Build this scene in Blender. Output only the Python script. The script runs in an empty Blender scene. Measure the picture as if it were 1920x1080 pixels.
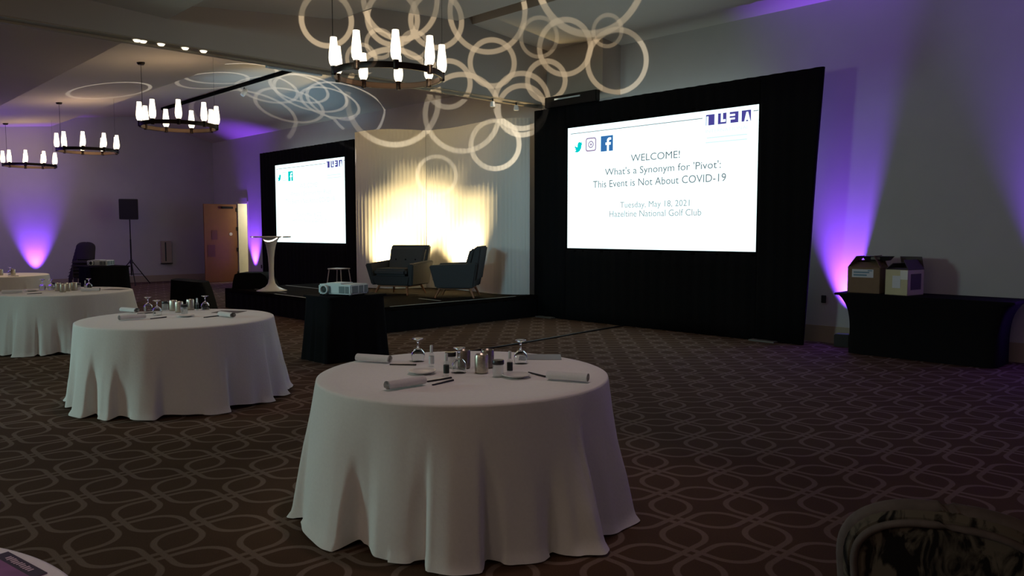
import bpy, bmesh, math, random
from mathutils import Vector, Matrix

random.seed(7)
PI = math.pi
R_ = math.radians
SC = bpy.context.scene
COL = SC.collection

# ------------------------------------------------------------------ camera
CAM_H = 1.59
cam_d = bpy.data.cameras.new('camera')
cam = bpy.data.objects.new('camera', cam_d)
COL.objects.link(cam)
cam_d.sensor_width = 36.0
cam_d.lens = 36.0 * 1450.0 / 1920.0
cam_d.clip_start = 0.05
cam_d.clip_end = 200
cam.location = (0, 0, CAM_H)
cam.rotation_euler = (R_(90 - 4.2), 0, R_(45.8))
SC.camera = cam

# ------------------------------------------------------------------ view
SC.view_settings.view_transform = 'Standard'
SC.view_settings.look = 'None'
SC.view_settings.gamma = 1.0
SC.view_settings.use_curve_mapping = False
SC.view_settings.exposure = 0.0
try:
    SC.cycles.use_denoising = True
    SC.cycles.max_bounces = 6
    SC.cycles.diffuse_bounces = 3
    SC.cycles.sample_clamp_indirect = 3.0
    SC.cycles.caustics_reflective = False
    SC.cycles.caustics_refractive = False
except Exception:
    pass

# ------------------------------------------------------------------ world (dim light from the open rest of the hall)
w = bpy.data.worlds.new('world')
SC.world = w
w.use_nodes = True
bg = w.node_tree.nodes['Background']
bg.inputs[0].default_value = (0.95, 0.92, 0.94, 1)
bg.inputs[1].default_value = 0.022


def add_light(name, kind, loc, energy, color, target=None, size=0.05, angle=60, blend=0.5):
    d = bpy.data.lights.new(name, kind)
    d.energy = energy
    d.color = color
    if kind in ('POINT', 'SPOT'):
        d.shadow_soft_size = size
    if kind == 'SPOT':
        d.spot_size = R_(angle)
        d.spot_blend = blend
    o = bpy.data.objects.new(name, d)
    COL.objects.link(o)
    o.location = loc
    if target is not None:
        v = Vector(target) - Vector(loc)
        o.rotation_euler = v.to_track_quat('-Z', 'Y').to_euler()
    return o


WARM = (1.0, 0.66, 0.38)
PURPLE = (0.23, 0.055, 1.0)
# added warm fill points without fixtures, behind and beside the camera
for k, (x, y, e) in enumerate([(-1.1, 5.3, 9), (4.6, 5.3, 18), (-7.3, -3.2, 10), (-1.1, -3.2, 42), (-4.2, -4.6, 70), (4.6, -3.2, 24), (-13.6, -3.2, 14)]):
    add_light('hall_fill', 'POINT', (x, y, 3.5), e, (1.0, 0.76, 0.58), size=0.5)
# added spots without fixtures, brightening the round table tops
for (x, y, z, e, c) in ((-3.3, 3.1, 4.15, 62, (1.0, .76, .72)), (-7.5, 2.9, 4.15, 52, (1.0, .80, .74)), (-12.0, 3.0, 4.15, 40, (1.0, .82, .66)), (-17.0, 3.2, 4.15, 130, (1.0, .70, .34)), (-2.0, -.4, 4.15, 70, (1.0, .74, .80))):
    add_light('table_fill', 'SPOT', (x, y, z), e, c, target=(x, y, 0), size=0.12, angle=52, blend=0.8)
# added cool fill from the open left side, onto tables and backdrop
add_light('cool_fill', 'SPOT', (-12.0, -5.0, 2.6), 880, (0.64, 1.0, 0.93), target=(-6.5, 2.8, 0.4), size=0.7, angle=80, blend=0.9)
add_light('cool_fill', 'SPOT', (-5.0, -5.0, 3.4), 1150, (0.36, 0.82, 1.0), target=(-10.7, 9.8, 2.3), size=0.7, angle=27, blend=1.0)
# purple LED wash lights standing on the floor along the walls
UPL = [((-25.12, 5.66, 0.2), (-25.4, 5.66, 1.4), 800, 54), ((-22.5, 10.62, 0.2), (-22.5, 10.9, 1.5), 1100, 52),
       ((-4.43, 10.64, 0.19), (-4.38, 10.9, 1.5), 1250, 56), ((-1.75, 10.64, 0.19), (-1.75, 10.9, 1.5), 1250, 56),
       ((-25.12, 1.2, 0.2), (-25.4, 1.2, 1.5), 1500, 60)]
for a, b, e, ang in UPL:
    add_light('purple_wash', 'SPOT', a, e, PURPLE, target=b, size=0.04, angle=ang, blend=0.95)
add_light('purple_wash', 'POINT', (-22.0, 3.0, 2.6), 100, (0.20, 0.08, 1.0), size=0.8)  # added purple fill in mid-air for the far wall
add_light('purple_wash', 'POINT', (0.8, 6.8, 1.0), 16, (0.34, 0.17, 1.0), size=0.5)  # added purple fill for the right side of the near tablecloth
add_light('blue_fill', 'SPOT', (-16.0, 6.0, 0.4), 420, (0.30, 0.68, 1.0), target=(-16.9, 9.0, 4.9), size=0.3, angle=46, blend=1.0)  # added blue fill without a fixture, tinting the far ceiling
# stage uplights in front of the white backdrop
add_light('stage_uplight', 'SPOT', (-12.75, 9.0, 0.48), 800, (1.0, 0.75, 0.35), target=(-13.2, 9.45, 2.0), size=0.05, angle=95, blend=0.9)
add_light('stage_uplight', 'SPOT', (-11.46, 9.68, 0.48), 950, (1.0, 0.75, 0.35), target=(-11.75, 10.05, 2.0), size=0.05, angle=95, blend=0.9)

# gobo projectors: ring patterns thrown by two spot lamps
S1, T1G = Vector((0.2, -0.1, 1.72)), Vector((-9.8, 7.8, 4.0))
S2, T2G = Vector((-11.6, 6.0, 0.5)), Vector((-16.5, 7.5, 4.7))
RINGS1 = [(-0.1263, 0.0633, 0.0291, 1.0), (0.0719, 0.0208, 0.0272, 1.0), (0.0653, 0.0789, 0.0453, 1.0), (0.0036, 0.067, 0.0305, 1.0), (0.1619, 0.0412, 0.0317, 1.0), (0.2278, 0.0259, 0.0371, 1.0), (0.1891, 0.123, 0.0654, 1.0), (0.1291, 0.0523, 0.0222, 0.6), (0.2137, 0.0615, 0.0177, 0.6), (-0.0489, -0.0225, 0.0552, 1.0), (0.0359, -0.0395, 0.0456, 1.0), (0.0771, -0.0772, 0.0302, 1.0), (0.0035, -0.1161, 0.0244, 0.6), (-0.0487, 0.0677, 0.0296, 1.0), (0.1398, 0.0017, 0.0236, 1.0), (0.1096, -0.0237, 0.0333, 1.0), (0.0187, -0.0044, 0.026, 1.0), (-0.0642, 0.0386, 0.016, 0.6), (-0.023, 0.0389, 0.0154, 0.6), (-0.0868, 0.0201, 0.017, 0.6), (0.1098, -0.035, 0.0299, 1.0), (-0.0392, 0.0888, 0.0435, 1.0)]
RINGS2 = [(-0.3399, -0.0526, 0.1076, 1.0), (0.004, 0.0492, 0.1406, 1.0), (0.2268, -0.035, 0.0926, 1.0), (0.3943, -0.058, 0.1439, 1.0), (0.134, -0.0889, 0.0883, 1.0), (-0.0303, -0.0467, 0.1, 1.0), (0.1012, -0.2718, 0.13, 1.0), (0.2673, -0.0471, 0.12, 1.0), (0.3322, -0.0827, 0.1, 1.0), (0.2079, -0.1645, 0.1, 1.0)]


def gobo(name, S, T, rings, energy, angle, color, wfac, wmin):
    o = add_light(name, 'SPOT', S, energy, color, target=T, size=0.004, angle=angle, blend=0.15)
    a = (T - S).normalized()
    r = a.cross(Vector((0, 0, 1))).normalized()
    u = r.cross(a)
    d = o.data
    d.use_nodes = True
    nt = d.node_tree
    N, L = nt.nodes, nt.links
    em = N['Emission']
    g = N.new('ShaderNodeNewGeometry')

    def dot(v):
        n = N.new('ShaderNodeVectorMath'); n.operation = 'DOT_PRODUCT'
        L.new(g.outputs['Incoming'], n.inputs[0]); n.inputs[1].default_value = v
        return n.outputs['Value']

    def math_(op, x, y):
        n = N.new('ShaderNodeMath'); n.operation = op
        for i, q in enumerate((x, y)):
            if isinstance(q, (int, float)):
                n.inputs[i].default_value = q
            elif q is not None:
                L.new(q, n.inputs[i])
        return n.outputs[0]
    da = dot(a)
    gx = math_('DIVIDE', dot(r), da)
    gy = math_('DIVIDE', dot(u), da)
    cv = N.new('ShaderNodeCombineXYZ')
    L.new(gx, cv.inputs[0]); L.new(gy, cv.inputs[1])
    tot = None
    for (cx, cy, rad, wt) in rings:
        dn = N.new('ShaderNodeVectorMath'); dn.operation = 'DISTANCE'
        L.new(cv.outputs[0], dn.inputs[0]); dn.inputs[1].default_value = (cx, cy, 0)
        e = math_('ABSOLUTE', math_('SUBTRACT', dn.outputs['Value'], rad), None)
        m = N.new('ShaderNodeMapRange'); m.interpolation_type = 'SMOOTHSTEP'
        L.new(e, m.inputs['Value'])
        ww = max(wmin, rad * wfac) * (wt if wt > .8 else .75)
        m.inputs['From Min'].default_value = ww * 0.75
        m.inputs['From Max'].default_value = ww * 1.25
        m.inputs['To Min'].default_value = 1.0 if wt > 0.8 else 0.6
        m.inputs['To Max'].default_value = 0.0
        tot = m.outputs[0] if tot is None else math_('ADD', tot, m.outputs[0])
    tot = math_('MINIMUM', tot, 1.5)
    L.new(tot, em.inputs['Strength'])
    return o


gobo('gobo_projector', S1, T1G, RINGS1, 7500, 50, (1.0, 0.84, 0.60), 0.06, 0.0031)
gobo('gobo_projector', S2, T2G, RINGS2, 1300, 110, (1.0, 0.92, 0.80), 0.028, 0.0055)


# ------------------------------------------------------------------ materials
def mat(name, color, rough=0.7, metal=0.0, emit=None, estr=0.0, noise=0.0, nscale=20.0, bump=0.0, spec=0.5, trans=0.0, ior=1.45):
    m = bpy.data.materials.new(name)
    m.use_nodes = True
    nt = m.node_tree
    b = nt.nodes['Principled BSDF']
    c = (*color, 1.0)
    b.inputs['Base Color'].default_value = c
    b.inputs['Roughness'].default_value = rough
    b.inputs['Metallic'].default_value = metal
    b.inputs['Specular IOR Level'].default_value = spec
    b.inputs['IOR'].default_value = ior
    if trans:
        b.inputs['Transmission Weight'].default_value = trans
    if emit:
        b.inputs['Emission Color'].default_value = (*emit, 1)
        b.inputs['Emission Strength'].default_value = estr
    if noise or bump:
        tc = nt.nodes.new('ShaderNodeTexCoord')
        n = nt.nodes.new('ShaderNodeTexNoise')
        n.inputs['Scale'].default_value = nscale
        n.inputs['Detail'].default_value = 4
        nt.links.new(tc.outputs['Object'], n.inputs['Vector'])
        if noise:
            mx = nt.nodes.new('ShaderNodeMix'); mx.data_type = 'RGBA'
            mx.inputs[6].default_value = tuple(max(0, q * (1 - noise)) for q in color) + (1,)
            mx.inputs[7].default_value = tuple(min(1, q * (1 + noise)) for q in color) + (1,)
            nt.links.new(n.outputs[0], mx.inputs[0])
            nt.links.new(mx.outputs[2], b.inputs['Base Color'])
        if bump:
            bp = nt.nodes.new('ShaderNodeBump')
            bp.inputs['Strength'].default_value = bump
            bp.inputs['Distance'].default_value = 0.01
            nt.links.new(n.outputs[0], bp.inputs['Height'])
            nt.links.new(bp.outputs[0], b.inputs['Normal'])
    return m


def emat(name, color, s):
    m = bpy.data.materials.new(name)
    m.use_nodes = True
    nt = m.node_tree
    nt.nodes.remove(nt.nodes['Principled BSDF'])
    e = nt.nodes.new('ShaderNodeEmission')
    e.inputs[0].default_value = (*color, 1)
    e.inputs[1].default_value = s
    nt.links.new(e.outputs[0], nt.nodes['Material Output'].inputs[0])
    return m


def carpet_mat():
    m = mat('carpet', (0.05, 0.03, 0.025), 0.95, spec=0.1)
    nt = m.node_tree
    N, L = nt.nodes, nt.links
    b = N['Principled BSDF']
    tc = N.new('ShaderNodeTexCoord')
    sp = N.new('ShaderNodeSeparateXYZ')
    L.new(tc.outputs['Object'], sp.inputs[0])
    PX, PY, CX, CY = 0.60, 0.638, -4.15, 1.32
    HX, HY, RR, W = 0.268, 0.285, 0.15, 0.0165

    def mt(op, x, y=None, z=None):
        n = N.new('ShaderNodeMath'); n.operation = op
        for i, q in enumerate((x, y, z)):
            if q is None:
                continue
            if isinstance(q, (int, float)):
                n.inputs[i].default_value = q
            else:
                L.new(q, n.inputs[i])
        return n.outputs[0]

    def lattice(ox, oy):
        qx = mt('ABSOLUTE', mt('WRAP', mt('SUBTRACT', sp.outputs[0], ox), PX / 2, -PX / 2))
        qy = mt('ABSOLUTE', mt('WRAP', mt('SUBTRACT', sp.outputs[1], oy), PY / 2, -PY / 2))
        dx = mt('SUBTRACT', qx, HX - RR)
        dy = mt('SUBTRACT', qy, HY - RR)
        mx = mt('MAXIMUM', dx, 0.0)
        my = mt('MAXIMUM', dy, 0.0)
        ln = mt('SQRT', mt('ADD', mt('MULTIPLY', mx, mx), mt('MULTIPLY', my, my)))
        ins = mt('MINIMUM', mt('MAXIMUM', dx, dy), 0.0)
        d = mt('ABSOLUTE', mt('SUBTRACT', mt('ADD', ln, ins), RR))
        n = N.new('ShaderNodeMapRange'); n.interpolation_type = 'SMOOTHSTEP'
        L.new(d, n.inputs['Value'])
        n.inputs['From Min'].default_value = W - 0.004
        n.inputs['From Max'].default_value = W + 0.004
        n.inputs['To Min'].default_value = 1.0
        n.inputs['To Max'].default_value = 0.0
        return n.outputs[0]
    line = mt('MAXIMUM', lattice(CX, CY), lattice(CX + PX / 2, CY + PY / 2))
    nz = N.new('ShaderNodeTexNoise'); nz.inputs['Scale'].default_value = 140; nz.inputs['Detail'].default_value = 3
    L.new(tc.outputs['Object'], nz.inputs['Vector'])
    n2 = N.new('ShaderNodeTexNoise'); n2.inputs['Scale'].default_value = 2.2
    L.new(tc.outputs['Object'], n2.inputs['Vector'])
    mx = N.new('ShaderNodeMix'); mx.data_type = 'RGBA'
    mx.inputs[6].default_value = (0.078, 0.045, 0.028, 1)
    mx.inputs[7].default_value = (0.172, 0.122, 0.098, 1)
    L.new(line, mx.inputs[0])
    hv = N.new('ShaderNodeHueSaturation')
    L.new(mx.outputs[2], hv.inputs['Color'])
    L.new(mt('ADD', mt('MULTIPLY', nz.outputs[0], 0.5), mt('ADD', mt('MULTIPLY', n2.outputs[0], 0.3), 0.6)), hv.inputs['Value'])
    L.new(hv.outputs[0], b.inputs['Base Color'])
    bp = N.new('ShaderNodeBump'); bp.inputs['Strength'].default_value = 0.4; bp.inputs['Distance'].default_value = 0.004
    L.new(nz.outputs[0], bp.inputs['Height']); L.new(bp.outputs[0], b.inputs['Normal'])
    return m


M = {}
M['carpet'] = carpet_mat()
M['wall'] = mat('wall_paint', (0.46, 0.45, 0.44), 0.9, noise=0.05, nscale=3, spec=0.2)
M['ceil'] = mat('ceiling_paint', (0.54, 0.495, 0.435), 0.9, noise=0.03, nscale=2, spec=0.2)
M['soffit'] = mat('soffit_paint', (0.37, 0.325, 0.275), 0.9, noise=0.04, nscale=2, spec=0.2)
M['base'] = mat('baseboard_tan', (0.34, 0.28, 0.20), 0.6)
M['white_linen'] = mat('white_linen', (0.76, 0.75, 0.74), 0.9, noise=0.05, nscale=60, bump=0.15, spec=0.15)
M['napkin'] = mat('napkin_cloth', (0.66, 0.65, 0.66), 0.9, noise=0.06, nscale=90, bump=0.2, spec=0.15)
M['black_cloth'] = mat('black_cloth', (0.008, 0.008, 0.009), 0.95, noise=0.2, nscale=40, spec=0.08)
M['black_velour'] = mat('black_velour', (0.004, 0.004, 0.004), 1.0, spec=0.02)
M['black_metal'] = mat('black_metal', (0.012, 0.011, 0.010), 0.45, 0.6)
M['bronze'] = mat('dark_bronze', (0.020, 0.012, 0.008), 0.4, 0.7)
M['bronze_in'] = mat('bronze_inside', (0.06, 0.035, 0.02), 0.5, 0.3)
M['black_plastic'] = mat('black_plastic', (0.012, 0.012, 0.014), 0.5)
M['white_plastic'] = mat('white_plastic', (0.62, 0.68, 0.68), 0.45)
M['vent'] = mat('vent_grey', (0.16, 0.20, 0.21), 0.6)
M['white_lacquer'] = mat('white_lacquer', (0.82, 0.80, 0.78), 0.3)
M['charcoal'] = mat('charcoal_felt', (0.066, 0.066, 0.070), 0.95, noise=0.25, nscale=120, bump=0.2, spec=0.15)
M['charcoal_dk'] = mat('charcoal_seam', (0.010, 0.010, 0.011), 0.95, spec=0.1)
M['walnut'] = mat('walnut_leg', (0.30, 0.12, 0.05), 0.5, noise=0.3, nscale=30)
M['stage_top'] = mat('stage_deck', (0.009, 0.007, 0.006), 1.0, noise=0.3, nscale=15, spec=0.03)
M['tape'] = mat('white_tape', (0.40, 0.42, 0.42), 0.7)
M['door_wood'] = mat('door_wood', (0.17, 0.065, 0.018), 0.5, noise=0.12, nscale=6)
M['door_frame'] = mat('door_frame', (0.62, 0.58, 0.46), 0.5)
M['corridor'] = mat('corridor_paint', (0.75, 0.72, 0.60), 0.8)
M['sign_brown'] = mat('sign_brown', (0.10, 0.03, 0.02), 0.5)
M['sign_grey'] = mat('sign_grey', (0.55, 0.5, 0.42), 0.5)
M['card'] = mat('cardboard', (0.21, 0.14, 0.085), 0.85, noise=0.1, nscale=15)
M['card_lt'] = mat('pale_carton', (0.55, 0.52, 0.33), 0.8, noise=0.06, nscale=15)
M['card_dk'] = mat('carton_inside', (0.09, 0.08, 0.075), 0.85)
M['paper'] = mat('label_paper', (0.62, 0.66, 0.70), 0.8)
M['paper_ink'] = mat('label_ink', (0.16, 0.28, 0.38), 0.8)
M['tape_clear'] = mat('packing_tape', (0.75, 0.75, 0.70), 0.2)
M['glass'] = mat('clear_glass', (0.95, 0.97, 0.97), 0.02, trans=1.0, ior=1.45)
M['thin_glass'] = mat('thin_glass', (0.75, 0.80, 0.80), 0.06)
M['thin_glass'].node_tree.nodes['Principled BSDF'].inputs['Alpha'].default_value = 0.22
M['mercury'] = mat('mercury_glass', (0.50, 0.46, 0.38), 0.32, 0.85, noise=0.35, nscale=60)
M['mercury_dk'] = mat('mercury_glass_dark', (0.22, 0.19, 0.16), 0.35, 0.8, noise=0.35, nscale=60)
M['steel'] = mat('dark_steel', (0.05, 0.05, 0.055), 0.35, 0.7)
M['silver'] = mat('silver_lid', (0.55, 0.55, 0.55), 0.25, 0.9)
M['clear_plastic'] = mat('clear_plastic', (0.85, 0.88, 0.90), 0.15, trans=0.85)
M['label_dark'] = mat('label_dark', (0.02, 0.03, 0.03), 0.6)
M['china'] = mat('white_china', (0.70, 0.68, 0.68), 0.25)
M['flyer_dark'] = mat('flyer_dark', (0.035, 0.03, 0.035), 0.5)
M['flyer_grey'] = mat('flyer_grey', (0.22, 0.22, 0.24), 0.5)
M['flyer_purple'] = mat('flyer_purple', (0.20, 0.085, 0.19), 0.5, noise=0.5, nscale=12)
M['flyer_text'] = mat('flyer_text', (0.5, 0.38, 0.45), 0.6)
M['floral_edge'] = mat('chair_welt', (0.10, 0.075, 0.07), 0.8, noise=0.6, nscale=22)
M['dark_chair'] = mat('dark_chair', (0.030, 0.024, 0.028), 0.8)
M['cab'] = mat('cabinet_beige', (0.34, 0.28, 0.22), 0.5)
M['speaker_grille'] = mat('speaker_grille', (0.010, 0.010, 0.014), 0.7)
M['pad_grey'] = mat('grey_pad', (0.16, 0.16, 0.15), 0.6)
M['pale_trim'] = mat('pale_strip', (0.60, 0.68, 0.70), 0.4)
M['shade'] = emat('lit_glass_shade', (1.0, 0.86, 0.62), 2.6)
M['bulb'] = emat('lit_downlight', (1.0, 0.88, 0.66), 1.6)
M['screen'] = emat('projected_white', (0.83, 1.06, 1.08), 1.5)
M['txt'] = emat('projected_grey', (0.14, 0.18, 0.20), 1.0)
M['txt2'] = emat('projected_pale_grey', (0.29, 0.38, 0.40), 1.0)
M['txt3'] = emat('projected_faint', (0.72, 0.93, 0.94), 1.0)
M['px_teal'] = emat('projected_teal', (0.0, 0.62, 0.62), 1.0)
M['px_pink'] = emat('projected_mauve', (0.34, 0.24, 0.40), 1.0)
M['px_blue'] = emat('projected_blue', (0.035, 0.16, 0.42), 1.0)
M['px_violet'] = emat('projected_violet', (0.07, 0.06, 0.30), 1.0)


def backdrop_mat():
    m = mat('white_stretch_cloth', (0.78, 0.76, 0.72), 0.9, spec=0.1)
    return m


M['backdrop'] = backdrop_mat()


def floral_mat():
    m = mat('floral_chair_cloth', (0.06, 0.05, 0.04), 0.85, spec=0.2)
    nt = m.node_tree
    N, L = nt.nodes, nt.links
    b = N['Principled BSDF']
    tc = N.new('ShaderNodeTexCoord')
    mp = N.new('ShaderNodeMapping'); mp.inputs['Scale'].default_value = (14, 14, 6); mp.inputs['Rotation'].default_value = (0, 0.35, 0)
    L.new(tc.outputs['Object'], mp.inputs[0])
    n = N.new('ShaderNodeTexNoise'); n.inputs['Scale'].default_value = 1.6; n.inputs['Detail'].default_value = 5; n.inputs['Distortion'].default_value = 1.2
    L.new(mp.outputs[0], n.inputs['Vector'])
    cr = N.new('ShaderNodeValToRGB')
    cr.color_ramp.elements[0].position = 0.42; cr.color_ramp.elements[0].color = (0.008, 0.006, 0.006, 1)
    cr.color_ramp.elements[1].position = 0.54; cr.color_ramp.elements[1].color = (0.11, 0.09, 0.07, 1)
    L.new(n.outputs[0], cr.inputs[0]); L.new(cr.outputs[0], b.inputs['Base Color'])
    return m


M['floral'] = floral_mat()


# ------------------------------------------------------------------ mesh helpers
class MB:
    """collects shapes into one mesh"""

    def __init__(self):
        self.bm = bmesh.new()

    def box(self, x0, x1, y0, y1, z0, z1, bev=0.0, seg=2):
        bm = self.bm
        vs = [bm.verts.new((x, y, z)) for x in (x0, x1) for y in (y0, y1) for z in (z0, z1)]
        fs = []
        for q in ((0, 1, 3, 2), (4, 6, 7, 5), (0, 4, 5, 1), (2, 3, 7, 6), (0, 2, 6, 4), (1, 5, 7, 3)):
            fs.append(bm.faces.new([vs[i] for i in q]))
        if bev:
            es = list({e for f in fs for e in f.edges})
            bmesh.ops.bevel(bm, geom=es, offset=bev, segments=seg, affect='EDGES', clamp_overlap=True)
        return self

    def hexa(self, pts, bev=0.0, seg=2):
        """eight corners: bottom four (ccw), top four (ccw)"""
        bm = self.bm
        vs = [bm.verts.new(p) for p in pts]
        fs = [bm.faces.new([vs[i] for i in q]) for q in ((3, 2, 1, 0), (4, 5, 6, 7), (0, 1, 5, 4), (1, 2, 6, 5), (2, 3, 7, 6), (3, 0, 4, 7))]
        if bev:
            es = list({e for f in fs for e in f.edges})
            bmesh.ops.bevel(bm, geom=es, offset=bev, segments=seg, affect='EDGES', clamp_overlap=True)
        return self

    def lathe(self, prof, n=24, c=(0, 0, 0), cap=True):
        bm = self.bm
        rings = []
        for r, z in prof:
            if r < 1e-5:
                rings.append([bm.verts.new((c[0], c[1], c[2] + z))])
            else:
                rings.append([bm.verts.new((c[0] + r * math.cos(2 * PI * i / n), c[1] + r * math.sin(2 * PI * i / n), c[2] + z)) for i in range(n)])
        for a, b in zip(rings, rings[1:]):
            for i in range(n):
                j = (i + 1) % n
                if len(a) == 1 and len(b) == 1:
                    break
                if len(a) == 1:
                    bm.faces.new((a[0], b[j], b[i]))
                elif len(b) == 1:
                    bm.faces.new((a[i], a[j], b[0]))
                else:
                    bm.faces.new((a[i], a[j], b[j], b[i]))
        if cap:
            if len(rings[0]) > 1:
                bm.faces.new(list(reversed(rings[0])))
            if len(rings[-1]) > 1:
                bm.faces.new(rings[-1])
        return self

    def tube(self, pts, r, n=8, r2=None):
        """round bar along a polyline, radius r -> r2"""
        bm = self.bm
        pts = [Vector(p) for p in pts]
        rings = []
        m = len(pts)
        ref = None
        for k, p in enumerate(pts):
            t = (pts[min(k + 1, m - 1)] - pts[max(k - 1, 0)]).normalized()
            if ref is None:
                ref = Vector((0, 0, 1)) if abs(t.z) < 0.9 else Vector((1, 0, 0))
            s = t.cross(ref)
            if s.length < 1e-4:
                s = t.cross(Vector((0.3, 1, 0.1)))
            s.normalize()
            q = s.cross(t)
            rr = r if r2 is None else r + (r2 - r) * k / (m - 1)
            rings.append([bm.verts.new(p + (s * math.cos(2 * PI * i / n) + q * math.sin(2 * PI * i / n)) * rr) for i in range(n)])
        for a, b in zip(rings, rings[1:]):
            for i in range(n):
                j = (i + 1) % n
                bm.faces.new((a[i], a[j], b[j], b[i]))
        bm.faces.new(list(reversed(rings[0])))
        bm.faces.new(rings[-1])
        return self

    def prism(self, poly, axis, a0, a1):
        """extrude a 2-D outline along an axis; outline coords are the other two axes in xyz order"""
        bm = self.bm

        def P(p, a):
            if axis == 'x':
                return (a, p[0], p[1])
            if axis == 'y':
                return (p[0], a, p[1])
            return (p[0], p[1], a)
        A = [bm.verts.new(P(p, a0)) for p in poly]
        B = [bm.verts.new(P(p, a1)) for p in poly]
        n = len(poly)
        bm.faces.new(list(reversed(A)))
        bm.faces.new(B)
        for i in range(n):
            j = (i + 1) % n
            bm.faces.new((A[i], A[j], B[j], B[i]))
        return self

    def grid(self, rows, close=False):
        bm = self.bm
        V = [[bm.verts.new(p) for p in r] for r in rows]
        for a, b in zip(V, V[1:]):
            n = len(a)
            for i in range(n if close else n - 1):
                j = (i + 1) % n
                bm.faces.new((a[i], a[j], b[j], b[i]))
        return V

    def rot(self, mtx):
        bmesh.ops.transform(self.bm, matrix=mtx, verts=self.bm.verts)
        return self

    def build(self, name, m, parent=None, smooth=False, loc=None, rz=None):
        bmesh.ops.recalc_face_normals(self.bm, faces=self.bm.faces)
        me = bpy.data.meshes.new(name)
        self.bm.to_mesh(me)
        self.bm.free()
        me.materials.append(m)
        if smooth:
            for p in me.polygons:
                p.use_smooth = True
            if smooth != 'full':
                try:
                    me.set_sharp_from_angle(angle=R_(42))
                except Exception:
                    pass
        o = bpy.data.objects.new(name, me)
        COL.objects.link(o)
        if parent:
            o.parent = parent
        if loc is not None:
            o.location = loc
        if rz is not None:
            o.rotation_euler = (0, 0, rz)
        return o


def tag(o, label=None, cat=None, group=None, kind=None):
    if label: o['label'] = label
    if cat: o['category'] = cat
    if group: o['group'] = group
    if kind: o['kind'] = kind
    return o


def empty(name, loc, rz=0.0):
    o = bpy.data.objects.new(name, None)
    o.empty_display_size = 0.1
    COL.objects.link(o)
    o.location = loc
    o.rotation_euler = (0, 0, rz)
    return o


def struct(o):
    o['kind'] = 'structure'
    return o


CHILD = {}


def kids(o):
    return [c for c in bpy.data.objects if c.parent == o]


def copy_tree(o, parent=None):
    c = o.copy()
    COL.objects.link(c)
    if parent:
        c.parent = parent
    for ch in kids(o):
        copy_tree(ch, c)
    return c


def text_part(name, body, m, parent, x0, x1, z0, z1, y, lean=0.0, extr=0.002):
    """flat lettering scaled to a box on a plane facing -Y"""
    cu = bpy.data.curves.new('lettering', 'FONT')
    cu.body = body
    cu.resolution_u = 3
    t = bpy.data.objects.new('lettering', cu)
    COL.objects.link(t)
    bpy.context.view_layer.update()
    dg = bpy.context.evaluated_depsgraph_get()
    me = bpy.data.meshes.new_from_object(t.evaluated_get(dg), depsgraph=dg)
    bpy.data.objects.remove(t)
    xs = [v.co.x for v in me.vertices]; ys = [v.co.y for v in me.vertices]
    ax, bx, ay, by = min(xs), max(xs), min(ys), max(ys)
    for v in me.vertices:
        u = (v.co.x - ax) / (bx - ax); q = (v.co.y - ay) / (by - ay)
        v.co = (x0 + (x1 - x0) * u, y, z0 + (z1 - z0) * q)
    me.materials.clear()
    me.materials.append(m)
    me.name = name
    o = bpy.data.objects.new(name, me)
    COL.objects.link(o)
    o.parent = parent
    return o

DOWN = [(-9.88, 3.36, 'lit downlight in the beam, leftmost of five'), (-9.88, 3.43, 'lit downlight in the beam, touching the leftmost one'), (-9.88, 3.64, 'lit downlight in the beam, middle of five'), (-9.88, 3.93, 'lit downlight in the beam, second from the right of five'), (-9.88, 4.16, 'lit downlight in the beam, rightmost of five')]
TKX = -8.39
SP = [(-9.98, 9.24), (-9.98, 9.81)]


# ================================================================== SETTING
FX, WY = -25.4, 10.9          # far wall, long wall
BX0, BX1 = -10.17, -9.8       # cross beam

struct(MB().box(FX - .2, 7, -7, WY + .2, -.1, 0).build('floor', M['carpet']))
struct(MB().box(FX - .2, FX, -7, WY + .3, 0, 5.7).build('wall_far', M['wall']))
DX0, DX1, DH = -23.6, -22.95, 2.45
struct(MB().box(DX1, 7, WY, WY + .3, 0, 5.7).box(FX, DX0, WY, WY + .3, 0, 5.7).box(DX0, DX1, WY, WY + .3, DH, 5.7).build('wall_right', M['wall']))
struct(MB().box(DX1 + .06, -16, WY - .015, WY, 0, .24).box(-16, 7, WY - .015, WY, 0, .24).build('baseboard_right', M['base']))
struct(MB().box(FX, FX + .015, -7, WY - .02, 0, .2).build('baseboard_far', M['base']))
near_prof = [(-7, 4.75), (3.7, 4.16), (3.7, 4.34), (6.1, 4.6), (6.1, 4.84), (8.3, 4.99), (8.3, 5.2), (8.62, 5.2), (8.62, 4.99), (WY + .2, 4.79), (WY + .2, 5.7), (-7, 5.7)]
far_prof = [(-7, 4.75), (3.7, 4.16), (3.7, 4.34), (6.2, 4.6), (6.8, 4.91), (8.4, 5.1), (8.75, 5.1), (WY + .2, 4.43), (WY + .2, 5.7), (-7, 5.7)]
struct(MB().prism(near_prof, 'x', BX1, 7).build('ceiling', M['ceil']))
struct(MB().prism(far_prof, 'x', FX - .1, BX0).build('ceiling', M['ceil']))
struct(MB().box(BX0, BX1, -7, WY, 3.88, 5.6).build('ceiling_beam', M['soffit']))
struct(MB().box(BX1, -8.5, 10.41, WY, 3.95, 5.6).build('ceiling_bulkhead', M['soffit']))
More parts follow.
